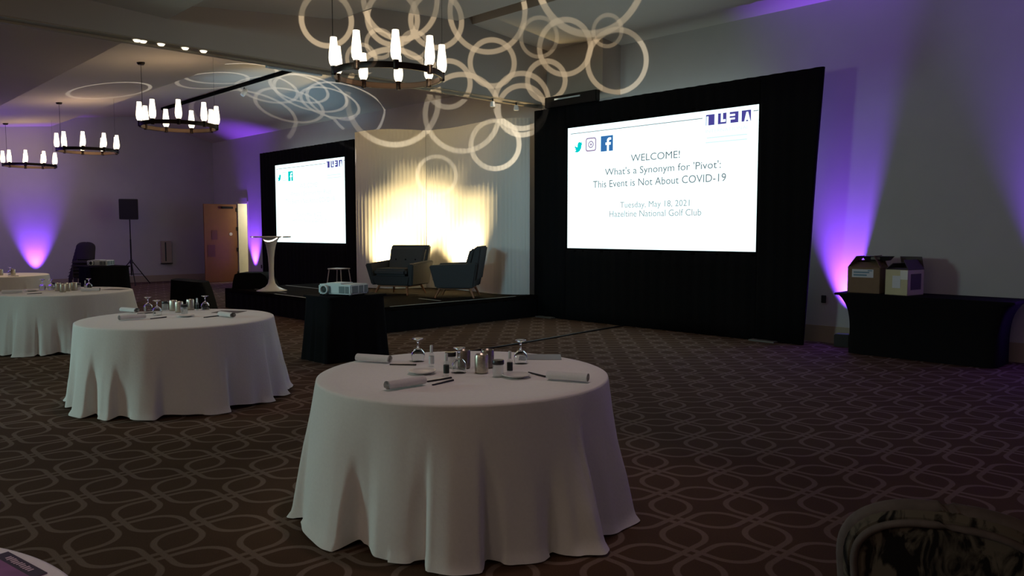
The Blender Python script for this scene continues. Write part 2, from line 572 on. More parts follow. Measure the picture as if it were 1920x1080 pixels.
# partition track along the underside of the beam
struct(MB().box(BX0 + .10, BX0 + .16, -6, 10.4, 3.85, 3.88).box(BX1 - .05, BX1 - .01, -6, 10.4, 3.868, 3.88).build('trim_1', M['base']))
struct(MB().box(BX0 - .02, BX0 + .04, 5.15, 6.0, 3.845, 3.88).build('trim_2', M['pale_trim']))  # pale colour stands in for light caught by the beam's lower edge
struct(MB().box(-9.75, -8.55, 10.30, 10.41, 3.80, 3.99, .01).build('trim_3', M['black_metal']))
struct(MB().box(-9.5, -8.9, 10.285, 10.30, 3.915, 3.94).build('trim_4', M['pale_trim']))

# door in the long wall
dr = empty('door_1', (DX0, WY - .02, 0))
struct(dr)
MB().box(-.06, .02, -.0, .315, 0, DH + .06).box(DX1 - DX0, DX1 - DX0 + .06, -.0, .02, 0, DH + .06).box(-.06, DX1 - DX0 + .06, -.02, .0, DH, DH + .06).build('door_frame', M['door_frame'], dr)
leaf = empty('door_leaf', (-.03, -.03, 0), R_(-94)); leaf.parent = dr
LW = 1.02
MB().box(0, LW, -.022, .022, .01, DH - .02, .004).build('leaf_panel', M['door_wood'], leaf)
# the leaf's room-facing side is turned to the camera
for (a, b, c, d, m) in ((.62, .80, 1.33, 1.62, 'sign_brown'), (.70, .93, .80, 1.17, 'sign_brown')):
    MB().box(a, b, -.03, .03, c, d, .004).build('door_sign', M[m], leaf)
MB().lathe([(0, -.03), (.05, -.03), (.055, 0), (.05, .03), (0, .03)], 16).rot(Matrix.Translation((.2, 0, 1.5)) @ Matrix.Rotation(PI / 2, 4, 'X')).build('viewer_plate', M['sign_grey'], leaf)
for z in (.2, .95, 1.6, 2.2):
    MB().box(-.03, .03, -.035, .035, z, z + .12, .006).build('hinge', M['black_metal'], leaf)
MB().box(.12, .48, .022, .075, DH - .16, DH - .09, .01).box(.12, .48, -.075, -.022, DH - .16, DH - .09, .01).build('door_closer', M['black_metal'], leaf)
# lit corridor behind the doorway
struct(MB().box(DX0 - .9, DX1 + 1.2, WY + 1.5, WY + 1.6, 0, 2.8).box(DX0 - 1, DX0 - .9, WY + .3, WY + 1.6, 0, 2.8).box(DX1 + 1.2, DX1 + 1.3, WY + .3, WY + 1.6, 0, 2.8)
       .box(DX0 - 1, DX1 + 1.3, WY + .3, WY + 1.6, 2.8, 2.9).box(DX0 - 1, DX1 + 1.3, WY, WY + 1.6, -.1, 0).build('wall_corridor', M['corridor']))
add_light('corridor_light', 'POINT', (DX1 + .1, WY + .9, 2.3), 60, (1.0, .93, .70), size=.15)


# ================================================================== TABLECLOTHS
def panels(seed, a0, a1):
    """folded cloth: flat panels parted by sharp creases, as (angle, radius at the floor)"""
    r = random.Random(seed)
    out, a = [], a0
    while a < a1 - 9:
        wd = min(r.uniform(11, 24), a1 - a)
        lo, hi = r.uniform(.02, .07), r.uniform(.10, .19)
        if r.random() < .5:
            q = [(0, lo), (.12, lo + .02), (.26, hi), (.6, hi - .02), (.97, hi - .07)]
        else:
            q = [(0, hi - .06), (.35, hi - .02), (.68, hi), (.8, lo + .03), (.97, lo)]
        out += [(a + wd * u, v) for u, v in q]
        a += wd
    return out


def tablecloth(name, c, R, H, ctrl, seed, material, hem=.035, label=None, group=None, cat='tablecloth'):
    rnd = random.Random(seed)
    n = 480
    ths = [2 * PI * i / n for i in range(n)]
    wob = [rnd.uniform(0, 6.28) for _ in range(6)]
    ctrl = sorted((a % 360, v) for a, v in ctrl)
    ctrl = [(ctrl[-1][0] - 360, ctrl[-1][1])] + ctrl + [(ctrl[0][0] + 360, ctrl[0][1])]

    def floor_r(th):
        d = math.degrees(th) % 360
        for (a, u), (b, v) in zip(ctrl, ctrl[1:]):
            if a <= d <= b:
                t = (d - a) / max(1e-6, b - a)
                t = t * t * (3 - 2 * t)
                return u + (v - u) * t
        return ctrl[0][1]
    fs = [floor_r(t) for t in ths]
    # a smoothed copy: near the rim only the broad swing of the folds shows
    k = 9
    sm = [sum(fs[(i + q) % n] for q in range(-k, k + 1)) / (2 * k + 1) for i in range(n)]
    start = [.05 + .3 * abs(math.sin(2.3 * t + wob[5])) for t in ths]
    rows = []
    m = MB()
    ctr = m.bm.verts.new((0, 0, H))
    for r in [.25 * R, .6 * R, .9 * R, R - .012]:
        rows.append([(r * math.cos(t), r * math.sin(t), H) for t in ths])
    rows.append([((R - .003) * math.cos(t), (R - .003) * math.sin(t), H - .004) for t in ths])
    rows.append([(R * math.cos(t), R * math.sin(t), H - .014) for t in ths])
    K = 24
    for kk in range(1, K + 1):
        s = kk / K
        row = []
        for i, t in enumerate(ths):
            mix = max(0, min(1, (s - start[i]) / .4))
            amp = (sm[i] * (1 - mix) + fs[i] * mix) * s ** .95
            r = R + amp + .004 * s * math.sin(19 * t + wob[0] + 1.3 * math.sin(3 * t + wob[1]) + 2 * s) + .006 * math.sin(PI * s) * math.sin(5 * t + wob[2])
            z0 = .006 + hem * max(0, 1 - fs[i] / .11) + .008 * max(0, math.sin(7 * t + wob[3]))
            z = (H - .014) * (1 - s) + z0 * s
            if s > .95 and fs[i] > .09:
                r += .022 * (s - .95) / .05
            row.append((r * math.cos(t), r * math.sin(t), z))
        rows.append(row)
    V = m.grid(rows, close=True)
    for i in range(n):
        m.bm.faces.new((ctr, V[0][i], V[0][(i + 1) % n]))
    o = m.build(name, material, smooth='full', loc=(c[0], c[1], 0))
    tag(o, label, cat, group)
    return o


TH = .76
GT = 'round tables under white floor-length cloths'
T1, T2, T3, T4, T5 = (-3.42, 2.93), (-7.53, 2.85), (-12.0, 3.0), (-17.3, 3.2), (-2.0, -.36)
C1 = [(q, v - .845) for q, v in ((228, .90), (238, .96), (243, .99), (247, .93), (260, .95), (273, .97), (277, .96), (281, .85), (285, .87), (292, .93), (302, .94), (307.5, .92), (309.5, 1.0), (316, 1.02), (323.5, 1.0), (326, .91), (333, .95), (341, .96), (347, .93), (353, 1.02), (358, 1.08), (1, 1.06), (4, .92), (15, .97), (26, 1.03), (30, .97), (38, .90))] + panels(3, 46, 222)
C2 = [(q, v - .88) for q, v in ((232, .98), (237, 1.02), (246, .95), (262, .97), (268, .92), (280, 1.0), (289, 1.01), (292, .92), (300, .98), (305, 1.0), (308, .93), (321, 1.0), (327, 1.0), (331, .92), (345, .95), (356, 1.0), (2, 1.01), (5, .91), (20, .95), (32, 1.0), (36, .92), (50, 1.02), (55, .94))] + panels(5, 62, 228)
tablecloth('tablecloth', T1, .845, TH, C1, 1, M['white_linen'],
           label='white floor-length cloth on the nearest full round table, three goblets upside down on it', group=GT)
tablecloth('tablecloth', T2, .88, TH, C2, 2, M['white_linen'],
           label='white floor-length cloth on the round table in front of the tented black cloth', group=GT)
tablecloth('tablecloth', T3, .86, TH, panels(7, 0, 360), 3, M['white_linen'],
           label='white floor-length cloth on the round table cut by the left edge at mid height', group=GT)
tablecloth('tablecloth', T4, .86, TH, panels(9, 0, 360), 4, M['white_linen'],
           label='yellowish-lit white cloth on the farthest round table, before the purple wall light', group=GT)
tablecloth('tablecloth', T5, .862, TH, panels(11, 0, 360), 5, M['white_linen'],
           label='white cloth on the round table just showing at the bottom left corner, under a flyer', group=GT)


# ================================================================== TABLEWARE
ZT = TH + .001


def make_goblet():
    root = empty('goblet', (0, 0, 0))
    out = [(.036, 0), (.041, .012), (.044, .035), (.040, .058), (.024, .078), (.009, .088)]
    inn = [(.007, .084), (.021, .075), (.037, .057), (.041, .035), (.038, .012), (.034, 0)]
    MB().lathe(out + inn[0:], 24, cap=False).build('bowl', M['glass'], root, 'full')
    MB().lathe([(.009, .087), (.0055, .098), (.0055, .122), (.012, .136), (0, .136)], 16).build('stem', M['glass'], root, 'full')
    MB().lathe([(.012, .135), (.035, .144), (.036, .147), (.033, .149), (0, .149)], 24).build('foot', M['glass'], root, 'full')
    return root


def make_votive(m):
    root = empty('votive_candle', (0, 0, 0))
    MB().lathe([(.034, 0), (.039, .006), (.040, .02), (.040, .10), (.037, .108), (.036, .112), (.034, .112), (.034, .02), (0, .02)], 28).build('holder', m, root, 'full')
    MB().lathe([(0, .02), (.032, .02), (.032, .085), (0, .085)], 20).build('candle', M['china'], root, True)
    return root


def make_jar():
    root = empty('glass_jar', (0, 0, 0))
    MB().lathe([(.028, 0), (.032, .004), (.032, .072), (.030, .072), (.030, .006), (0, .006)], 24).build('jar_body', M['thin_glass'], root, 'full')
    MB().lathe([(.033, .072), (.034, .075), (.034, .094), (.032, .097), (0, .097)], 24).build('lid', M['steel'], root, True)
    return root


def make_bottle(dark=True):
    root = empty('pump_bottle', (0, 0, 0))
    MB().lathe([(.015, 0), (.0165, .003), (.0165, .074), (.013, .084), (.008, .088), (0, .088)], 18).build('bottle_body', M['thin_glass'], root, 'full')
    MB().lathe([(.009, .088), (.009, .128), (.0075, .132), (0, .132)], 14).build('cap', M['white_plastic'], root, True)
    MB().lathe([(.0171, .018), (.0171, .066)], 18, cap=False).build('label_band', M['label_dark'] if dark else M['paper'], root, True)
    return root


def make_saucer():
    o = MB().lathe([(0, 0), (.045, 0), (.05, .004), (.078, .014), (.083, .018), (.080, .0195), (.05, .009), (0, .007)], 32).build('saucer', M['china'], None, 'full')
    return o


def make_napkin():
    """a rolled napkin lying along local x"""
    root = empty('napkin', (0, 0, 0))
    m = MB()
    n = 60
    L = .235
    rows = []
    pts = []
    for i in range(n + 1):
        a = i / n * 2 * PI * 2.6
        r = .009 + .020 * i / n
        pts.append((r * math.cos(a) * 1.15, r * math.sin(a) * .9 + .026))
    for k in range(9):
        x = -L / 2 + L * k / 8
        q = 1 + .05 * math.sin(k * 1.7)
        rows.append([(x, p[0] * q, max(.001, p[1] * (1 if p[1] > .03 else 1))) for p in pts])
    m.grid(rows)
    m.build('roll', M['napkin'], root, 'full')
    return root


def make_knife():
    o = MB().hexa([(-.085, -.006, 0), (.085, -.008, 0), (.085, .008, 0), (-.085, .006, 0), (-.085, -.005, .007), (.085, -.006, .009), (.085, .006, .009), (-.085, .005, .007)], .002).build('table_knife', M['steel'], None, True)
    return o


def make_flyer(m1):
    root = empty('flyer', (0, 0, 0))
    MB().box(-.14, .14, -.108, .108, 0, .002).build('sheet', m1, root)
    return root


PROTO = {}


def place(kind, maker, x, y, label, group, z=ZT, rz=0.0, cat=None):
    if kind not in PROTO:
        PROTO[kind] = o = maker()
    else:
        o = copy_tree(PROTO[kind])
    o.location = (x, y, z)
    o.rotation_euler = (0, 0, rz)
    tag(o, label, cat, group)
    return o


W1 = 'on the nearest full round table'
gG, gV, gJ, gB, gS, gN, gK = 'upside-down goblets on the round tables', 'mercury glass votives on the round tables', 'glass jars on the round tables', 'small pump bottles on the round tables', 'saucers on the round tables', 'rolled napkins on the round tables', 'table knives on the round tables'
mkV = lambda: make_votive(M['mercury'])
mkVd = lambda: make_votive(M['mercury_dk'])
# nearest table
place('gob', make_goblet, -3.931, 2.985, 'upside-down goblet behind the slim bottle, left of the three on the nearest full table', gG, cat='glass')
place('gob', make_goblet, -3.446, 2.917, 'upside-down goblet in front of the dark votive on the nearest full table', gG, cat='glass')
place('gob', make_goblet, -3.417, 3.398, 'upside-down goblet standing alone toward the far right on the nearest full table', gG, cat='glass')
place('bot', lambda: make_bottle(False), -3.716, 2.924, 'slim pump bottle with a pale label beside the left goblet, nearest full table', gB, cat='bottle')
place('jar', make_jar, -3.60, 2.98, 'glass jar half hidden behind the bottle with a dark label, nearest full table', gJ, cat='jar')
place('jar', make_jar, -3.188, 2.99, 'glass jar with dark lid right of the votives on the nearest full table', gJ, cat='jar')
place('botd', lambda: make_bottle(True), -3.407, 2.788, 'pump bottle with a dark label left of the middle goblet, nearest full table', gB, cat='bottle')
place('botd', make_bottle, -3.213, 3.107, 'pump bottle with a dark label beside the right saucer, nearest full table', gB, cat='bottle')
place('vd', mkVd, -3.535, 3.03, 'dark mercury glass votive behind the middle goblet, nearest full table', gV, cat='candle')
place('v', mkV, -3.341, 3.0, 'bright silver-gold votive, front one in the middle of the nearest full table', gV, cat='candle')
place('vd', mkVd, -3.449, 3.145, 'dark mercury glass votive just behind the bright one, nearest full table', gV, cat='candle')
place('sau', make_saucer, -3.571, 2.739, 'white saucer near the front left napkin, nearest full table', gS, cat='saucer')
place('sau', make_saucer, -3.104, 3.052, 'white saucer below the right goblet, nearest full table', gS, cat='saucer')


def along(kind, maker, a, b, label, group, z=ZT, cat=None):
    return place(kind, maker, (a[0] + b[0]) / 2, (a[1] + b[1]) / 2, label, group, z, math.atan2(b[1] - a[1], b[0] - a[0]), cat)


along('nap', make_napkin, (-4.2, 2.709), (-3.991, 2.809), 'rolled napkin at the far left rim of the nearest full table', gN, cat='napkin')
along('nap', make_napkin, (-3.298, 2.586), (-3.311, 2.268), 'rolled napkin at the front left of the nearest full table, open end to the left', gN, cat='napkin')
along('nap', make_napkin, (-2.94, 3.13), (-2.713, 3.23), 'rolled napkin at the right rim of the nearest full table', gN, cat='napkin')
along('kn', make_knife, (-3.947, 2.77), (-3.809, 2.884), 'dark knife beside the far left napkin, nearest full table', gK, cat='knife')
along('kn', make_knife, (-3.345, 2.601), (-3.337, 2.765), 'dark knife nearer the saucer of the two beside the front napkin, nearest full table', gK, cat='knife')
along('kn', make_knife, (-3.249, 2.552), (-3.276, 2.739), 'dark knife nearer the table rim of the two beside the front napkin, nearest full table', gK, cat='knife')
along('kn', make_knife, (-3.168, 3.203), (-2.97, 3.167), 'dark knife between right saucer and right napkin, nearest full table', gK, cat='knife')
place('fly', lambda: make_flyer(M['flyer_grey']), -3.50, 3.66, 'grey flyer lying flat at the back of the nearest full table', 'flyers on the round tables', rz=R_(44), cat='flyer')
# second table
W2 = 'second round table'
place('gob', make_goblet, -8.356, 2.861, 'upside-down goblet farther left of the pair on the second table', gG, cat='glass')
place('gob', make_goblet, -7.918, 2.796, 'upside-down goblet nearer of the pair at left on the second table', gG, cat='glass')
place('gob', make_goblet, -8.107, 3.354, 'upside-down goblet before the tented black cloth on the second table', gG, cat='glass')
place('jar', make_jar, -8.345, 3.029, 'glass jar between goblet pair and votives on the second table', gJ, cat='jar')
place('v', mkV, -8.23, 3.069, 'bright votive at the left end of the votives on the second table', gV, cat='candle')
place('v', mkV, -8.024, 3.05, 'bright votive beside the front jar on the second table', gV, cat='candle')
place('v', mkV, -8.217, 3.241, 'bright votive at the right end behind the jar on the second table', gV, cat='candle')
place('jar', make_jar, -7.83, 3.028, 'glass jar in front of the votives on the second table', gJ, cat='jar')
place('botd', make_bottle, -8.055, 3.248, 'pump bottle right of the votives on the second table', gB, cat='bottle')
along('nap', make_napkin, (-7.66, 2.36), (-7.69, 2.60), 'rolled napkin at the front left rim of the second table', gN, cat='napkin')
along('nap', make_napkin, (-8.484, 2.653), (-8.274, 2.719), 'rolled napkin at the far left rim of the second table', gN, cat='napkin')
along('nap', make_napkin, (-7.388, 3.202), (-7.15, 3.226), 'rolled napkin at the right rim of the second table, round end showing', gN, cat='napkin')
along('kn', make_knife, (-8.159, 2.691), (-8.145, 2.851), 'dark knife by the far left napkin of the second table', gK, cat='knife')
along('kn', make_knife, (-7.36, 3.027), (-7.399, 3.19), 'dark knife by the right napkin of the second table', gK, cat='knife')
along('kn', make_knife, (-7.60, 2.62), (-7.641, 2.78), 'dark knife by the front left napkin of the second table', gK, cat='knife')
place('sau', make_saucer, -7.576, 2.94, 'white saucer before the front jar on the second table', gS, cat='saucer')
place('flyd', lambda: make_flyer(M['flyer_dark']), -7.718, 3.441, 'dark flyer lying flat at the right back of the second table', 'flyers on the round tables', rz=R_(40), cat='flyer')
# third table
place('gob', make_goblet, -12.468, 2.85, 'upside-down goblet, left of the pair on the third table', gG, cat='glass')
place('gob', make_goblet, -12.383, 2.936, 'upside-down goblet, right of the pair on the third table', gG, cat='glass')
place('gob', make_goblet, -12.234, 3.383, 'upside-down goblet at the right beside a bottle on the third table', gG, cat='glass')
place('v', mkV, -12.093, 2.952, 'votive nearest the goblet pair on the third table', gV, cat='candle')
place('v', mkV, -11.834, 2.946, 'votive standing closest to the front rim on the third table', gV, cat='candle')
place('v', mkV, -12.0, 3.048, 'votive second from the right in the row on the third table', gV, cat='candle')
place('v', mkV, -12.062, 3.145, 'votive at the right end of the row on the third table', gV, cat='candle')
place('jar', make_jar, -12.53, 3.02, 'glass jar behind the votives, by the goblet pair on the third table', gJ, cat='jar')
place('jar', make_jar, -12.125, 3.215, 'glass jar right of the votive row on the third table', gJ, cat='jar')
place('bot', lambda: make_bottle(False), -12.067, 3.29, 'slim pump bottle with pale label near the right goblet, third table', gB, cat='bottle')
along('nap', make_napkin, (-11.72, 3.15), (-11.60, 3.34), 'rolled napkin at the right of the third table', gN, cat='napkin')
place('flyd', make_flyer, -11.85, 3.62, 'dark flyer lying flat at the right back of the third table', 'flyers on the round tables', rz=R_(40), cat='flyer')
place('sau', make_saucer, -12.30, 2.68, 'white saucer left of the goblet pair on the third table', gS, cat='saucer')
along('nap', make_napkin, (-12.05, 2.28), (-12.0, 2.5), 'rolled napkin at the front left of the third table', gN, cat='napkin')
along('kn', make_knife, (-11.765, 2.5), (-11.75, 2.68), 'dark knife at the front of the third table', gK, cat='knife')
# farthest table
place('gob', make_goblet, -17.19, 3.40, 'upside-down goblet on the farthest round table', gG, cat='glass')
place('v', mkV, -17.05, 3.42, 'votive right beside the goblet on the farthest round table', gV, cat='candle')
place('v', mkV, -17.15, 3.24, 'votive at the very left edge on the farthest round table', gV, cat='candle')
along('kn', make_knife, (-16.65, 3.25), (-16.6, 3.42), 'dark knife on the farthest round table', gK, cat='knife')
# flyer on the table at the bottom left corner
ang = math.atan2(.461 - .422, -2.095 + 2.304)
fl = empty('flyer', (-2.304 + .0, .422, ZT), ang)
W = .215
MB().box(0, W, -.30, 0, 0, .002).build('sheet', M['flyer_purple'], fl)
MB().box(0, W, -.033, 0, .002, .0026).build('header_strip', M['flyer_dark'], fl)
for k in range(11):
    r = random.Random(k)
    x = .038 + k * .0125
    MB().box(x, x + .0075, -.024 + r.uniform(-.002, .002), -.010 + r.uniform(-.002, .002), .0026, .0029).build('letter_stroke', M['flyer_text'], fl)
for k in range(7):
    r = random.Random(50 + k)
    x, y = r.uniform(.02, W - .04), r.uniform(-.27, -.06)
    MB().lathe([(0, 0), (r.uniform(.006, .014), 0), (0, .0006)], 12, (x, y, .002)).build('picture_spot', M['flyer_dark'], fl)
tag(fl, 'purple picture flyer with a black header strip at the bottom left corner', 'flyer', 'flyers on the round tables')


# ================================================================== CHANDELIERS
def make_chandelier():
    root = empty('ring_chandelier', (0, 0, 0))
    R, hh = .61, .033
    MB().lathe([(R - .012, -hh), (R + .012, -hh), (R + .018, 0), (R + .012, hh), (R - .012, hh), (R - .012, -hh)], 64, cap=False).build('ring', M['bronze'], root, True)
    MB().lathe([(R - .0135, -hh * .8), (R - .0135, hh * .8)], 64, cap=False).build('ring_lining', M['bronze_in'], root, True)
    for k in range(9):
        a = R_(PHI0 + 40 * k)
        x, y = R * math.cos(a), R * math.sin(a)
        h = MB().lathe([(.022, -.045), (.03, -.04), (.03, .03), (.034, .035), (.034, .05), (.02, .055), (0, .055)], 14, (x, y, 0)).build('candle_cup', M['bronze'], root, True)
        MB().lathe([(.030, .045), (.050, .085), (.056, .14), (.052, .20), (.040, .30), (.036, .36), (.033, .36), (.036, .2), (.02, .06)], 18, (x, y, 0), cap=False).build('glass_shade', M['shade'], root, 'full')
    return root


PHI0 = 0   # a shade faces the hall
CH = [(-7.35, 5.19, 3.34, 'ring chandelier hanging nearest, before the ring light pattern'), (-13.59, 5.26, 3.38, 'ring chandelier second in the row, over the black slot in the ceiling'),
      (-19.32, 5.44, 3.40, 'ring chandelier third in the row, before the far purple wall'), (-23.98, 5.32, 3.34, 'ring chandelier at the end of the row, smallest, at the left edge')]
chp = None
for i, (x, y, z, lab) in enumerate(CH):
    if chp is None:
        o = chp = make_chandelier()
    else:
        o = copy_tree(chp)
    o.location = (x, y, z)
    o.rotation_euler = (0, 0, R_((-27.2, -21.2, -24.7, -21.5)[i]))
    tag(o, lab, 'chandelier', 'ring chandeliers in a row')
    add_light('chandelier_light', 'POINT', (x, y, z + .18), [9, 13, 26, 22][i], WARM, size=.3)
for i, o in enumerate([chp] + [q for q in bpy.data.objects if q.name.startswith('ring_chandelier.')]):
    # suspension wires with ceiling canopies (children in the chandelier's own space)
    yy = o.location.y
    ztop = (4.34 + .26 * (yy - 3.7) / 2.4) - o.location.z
    inv = Matrix.Rotation(-o.rotation_euler.z, 4, 'Z')
    lw = inv @ Vector((-.697 * .615, -.717 * .615, 0))
    zl = (4.34 + .26 * (yy - .44 - 3.7) / 2.4) - o.location.z
    MB().tube([(lw.x, lw.y, .03), (lw.x, lw.y, zl - .02)], .004, 6).build('suspension_wire', M['black_metal'], o)
    MB().lathe([(0, zl - .045), (.05, zl - .045), (.065, zl - .02), (.065, zl), (0, zl)], 18, (lw.x, lw.y, 0)).build('canopy', M['bronze'], o, True)
    MB().tube([(-lw.x, -lw.y, .03), (-lw.x, -lw.y, ztop + (ztop - zl) - .02)], .0018, 6).build('suspension_wire', M['black_metal'], o)


# ================================================================== SCREENS AND DRAPES
def make_screen(x0, x1, label, pale):
    z0, z1 = 1.29, 3.41
    S = empty('projection_screen', (x0, 10.40, 0))
    W = x1 - x0
    k = W / 3.67
    MB().box(0, W, 0, .03, z0, z1).build('screen_surface', M['screen'], S)
    MB().box(-.06, 0, -.01, .05, z0 - .06, z1 + .06).box(W, W + .06, -.01, .05, z0 - .06, z1 + .06).box(0, W, -.01, .05, z0 - .06, z0).box(0, W, -.01, .05, z1, z1 + .06).build('screen_frame', M['black_velour'], S)
    yy = -.004
    t1, t2, t3 = (M['txt'], M['txt2'], M['txt3']) if not pale else (M['txt3'], M['txt3'], M['txt3'])

    def X(wx):   # x measured on the big screen
        return (wx + 9.27) * k
    text_part('slide_line', 'WELCOME!', t1, S, X(-7.876), X(-6.925), 2.735, 2.85, yy)
    text_part('slide_line', "What's a Synonym for 'Pivot':", t1 if not pale else t3, S, X(-8.42), X(-6.2), 2.50, 2.655, yy)
    text_part('slide_line', 'This Event is Not About COVID-19', t1, S, X(-8.68), X(-6.11), 2.335, 2.455, yy)
    text_part('slide_line', 'Tuesday, May 18, 2021', t2, S, X(-8.087), X(-6.735), 1.95, 2.08, yy)
    text_part('slide_line', 'Hazeltine National Golf Club', t2, S, X(-8.313), X(-6.523), 1.83, 1.935, yy)
    text_part('slide_line', 'INTERNATIONAL', t3, S, X(-6.475), X(-5.75), 3.075, 3.125, yy)
    for zz, a, b in ((3.0, -6.45, -5.78), (2.93, -6.47, -5.78)):
        MB().box(X(a), X(b), yy, yy + .003, zz - .008, zz + .008).build('faint_slide_line', t3, S)
    # thin rule, broken before the letter blocks
    MB().box(X(-9.2), X(-6.53), yy, yy + .003, 3.298, 3.309).box(X(-5.69), X(-5.61), yy, yy + .003, 3.318, 3.329).build('slide_rule', M['txt'], S)
    # bird mark
    bird = [(0, .62), (.10, .50), (.22, .40), (.40, .36), (.40, .50), (.47, .68), (.62, .74), (.76, .68), (.92, .74), (.84, .62), (.96, .60), (.84, .48), (.80, .26), (.62, .06), (.36, -.02), (.06, .04), (.26, .14), (.10, .22), (.20, .26), (.02, .40), (.14, .40)]
    bx0, bw, bz0, bh = X(-9.12), .20 * k, 2.975, .235
    MB().prism([(bx0 + p[0] * bw, bz0 + p[1] * bh) for p in bird], 'y', yy, yy + .003).build('bird_mark', M['px_teal'], S)
    # rounded camera mark: outline, ring, dot
    cx, cz, q = X(-8.735), 3.085, .118

    def rrect(h, r, n=6):
        out = []
        for sx, sz, a0 in ((1, 1, 0), (-1, 1, 90), (-1, -1, 180), (1, -1, 270)):
            for i in range(n + 1):
                a = R_(a0 + 90 * i / n)
                out.append((cx + sx * (h - r) + r * math.cos(a), cz + sz * (h - r) + r * math.sin(a)))
        return out

    def ringband(m, A, B):
        n = len(A)
        va = [m.bm.verts.new((p[0], yy, p[1])) for p in A]
        vb = [m.bm.verts.new((p[0], yy, p[1])) for p in B]
        for i in range(n):
            j = (i + 1) % n
            m.bm.faces.new((va[i], va[j], vb[j], vb[i]))
        return m
    m = ringband(MB(), rrect(q, .045), rrect(q - .022, .028))
    ringband(m, [(cx + .062 * math.cos(2 * PI * i / 28), cz + .062 * math.sin(2 * PI * i / 28)) for i in range(28)], [(cx + .042 * math.cos(2 * PI * i / 28), cz + .042 * math.sin(2 * PI * i / 28)) for i in range(28)])
    m.prism([(cx + .02 * math.cos(2 * PI * i / 12), cz + .02 * math.sin(2 * PI * i / 12)) for i in range(12)], 'y', yy, yy + .003)
    m.build('camera_mark', M['px_pink'] if not pale else M['txt3'], S)
    # blue square with a white letter f
    fx0, fx1, fz0, fz1 = X(-8.515), X(-8.255), 2.945, 3.205
    fm = MB().box(fx0, fx1, yy, yy + .003, fz0, fz1).build('letter_mark', M['px_blue'] if not pale else M['px_teal'], S)
    f = [(.52, 0), (.68, 0), (.68, .40), (.82, .40), (.84, .56), (.68, .56), (.68, .66), (.74, .72), (.86, .72), (.86, .86), (.68, .87), (.56, .80), (.52, .70), (.52, .56), (.40, .56), (.40, .40), (.52, .40)]
    a, b = fx1 - fx0, fz1 - fz0
    MB().prism([(fx0 + p[0] * a, fz0 + p[1] * b) for p in f], 'y', yy - .003, yy - .0005).build('letter', M['screen'], fm)
    # four violet letter blocks with letters cut out in white
    shapes = {
        'I': [[(.08, 0), (.30, 0), (.30, .84), (.08, .84)]],
        'L': [[(.36, 1), (.60, 1), (.60, .40), (.92, .40), (.92, .17), (.36, .17)]],
        'E': [[(0, .80), (.62, .80), (.62, .62), (0, .62)], [(0, .46), (.62, .46), (.62, .30), (0, .30)], [(0, 0), (.10, 0), (.10, .3), (0, .3)]],
        'A': [[(.30, 0), (.52, .84), (.70, .84), (.96, 0), (.74, 0), (.70, .12), (.52, .12), (.48, 0)]],
    }
    for ch, wx0, wx1 in (('I', -6.471, -6.325), ('L', -6.265, -6.125), ('E', -6.07, -5.928), ('A', -5.875, -5.727)):
        a0, a1 = X(wx0), X(wx1)
        g0, g1 = 3.187, 3.347
        blk = MB().box(a0, a1, yy, yy + .003, g0, g1).build('letter_block', M['px_violet'], S)
        m = MB()
        for sh in shapes[ch]:
            m.prism([(a0 + p[0] * (a1 - a0), g0 + p[1] * (g1 - g0)) for p in sh], 'y', yy - .003, yy - .0005)
        m.build('letter_cutout', M['screen'], blk)
    tag(S, label, 'screen', 'projection screens on the long wall')
    return S


make_screen(-9.27, -5.60, 'large bright projection screen right of the white backdrop with WELCOME slide', False)
make_screen(-20.14, -16.57, 'smaller-looking bright projection screen left of the white backdrop, text washed out', True)


def make_drape(x0, x1, sx0, sx1, lean, label):
    """black drape kit round a screen: cloth with soft folds, an opening for the screen"""
    z0, z1, H = 1.26, 3.44, 3.80
    root = empty('drape_surround', (x0, 10.38, 0))

    def panel(a0, a1, b0, b1, lean_r=0.0):
        m = MB()
        n = max(6, int((a1 - a0) / .05))
        rows = []
        for kz in range(7):
            z = b0 + (b1 - b0) * kz / 6
            row = []
            for i in range(n + 1):
                u = i / n
                x = a0 + (a1 - a0) * u - (lean_r * (1 - z / H) * u)
                row.append((x - x0, .012 * math.sin(x * 31 + .4 * z) + .006 * math.sin(x * 11), z))
            rows.append(row)
        front = rows
        back = [[(p[0], p[1] + .05, p[2]) for p in r] for r in rows]
        V = m.grid(front)
        Wv = m.grid(back)
        for i in range(n):
            m.bm.faces.new((V[0][i + 1], V[0][i], Wv[0][i], Wv[0][i + 1]))
            m.bm.faces.new((V[-1][i], V[-1][i + 1], Wv[-1][i + 1], Wv[-1][i]))
        for k in range(6):
            m.bm.faces.new((V[k][0], V[k + 1][0], Wv[k + 1][0], Wv[k][0]))
            m.bm.faces.new((V[k + 1][-1], V[k][-1], Wv[k][-1], Wv[k + 1][-1]))
        return m
    for (a0, a1, b0, b1, l) in ((x0, sx0, 0, H, 0), (sx1, x1, 0, H, lean), (sx0, sx1, z1, H, 0), (sx0, sx1, 0, z0, 0)):
        panel(a0, a1, b0, b1, l).build('drape_panel', M['black_cloth'], root, 'full')
    tag(root, label, 'drape', 'black drapes round the screens')
    for xx in (x0 + .35, x1 - .75):
        MB().box(xx - x0 - .2, xx - x0 + .2, -.12, .28, 0, .02, .005).build('base_plate', M['pad_grey'], root)
    return root


make_drape(-10.09, -4.67, -9.30, -5.57, .19, 'tall black drape framing the large right screen')
make_drape(-21.0, -16.14, -20.17, -16.54, 0, 'tall black drape framing the left screen')


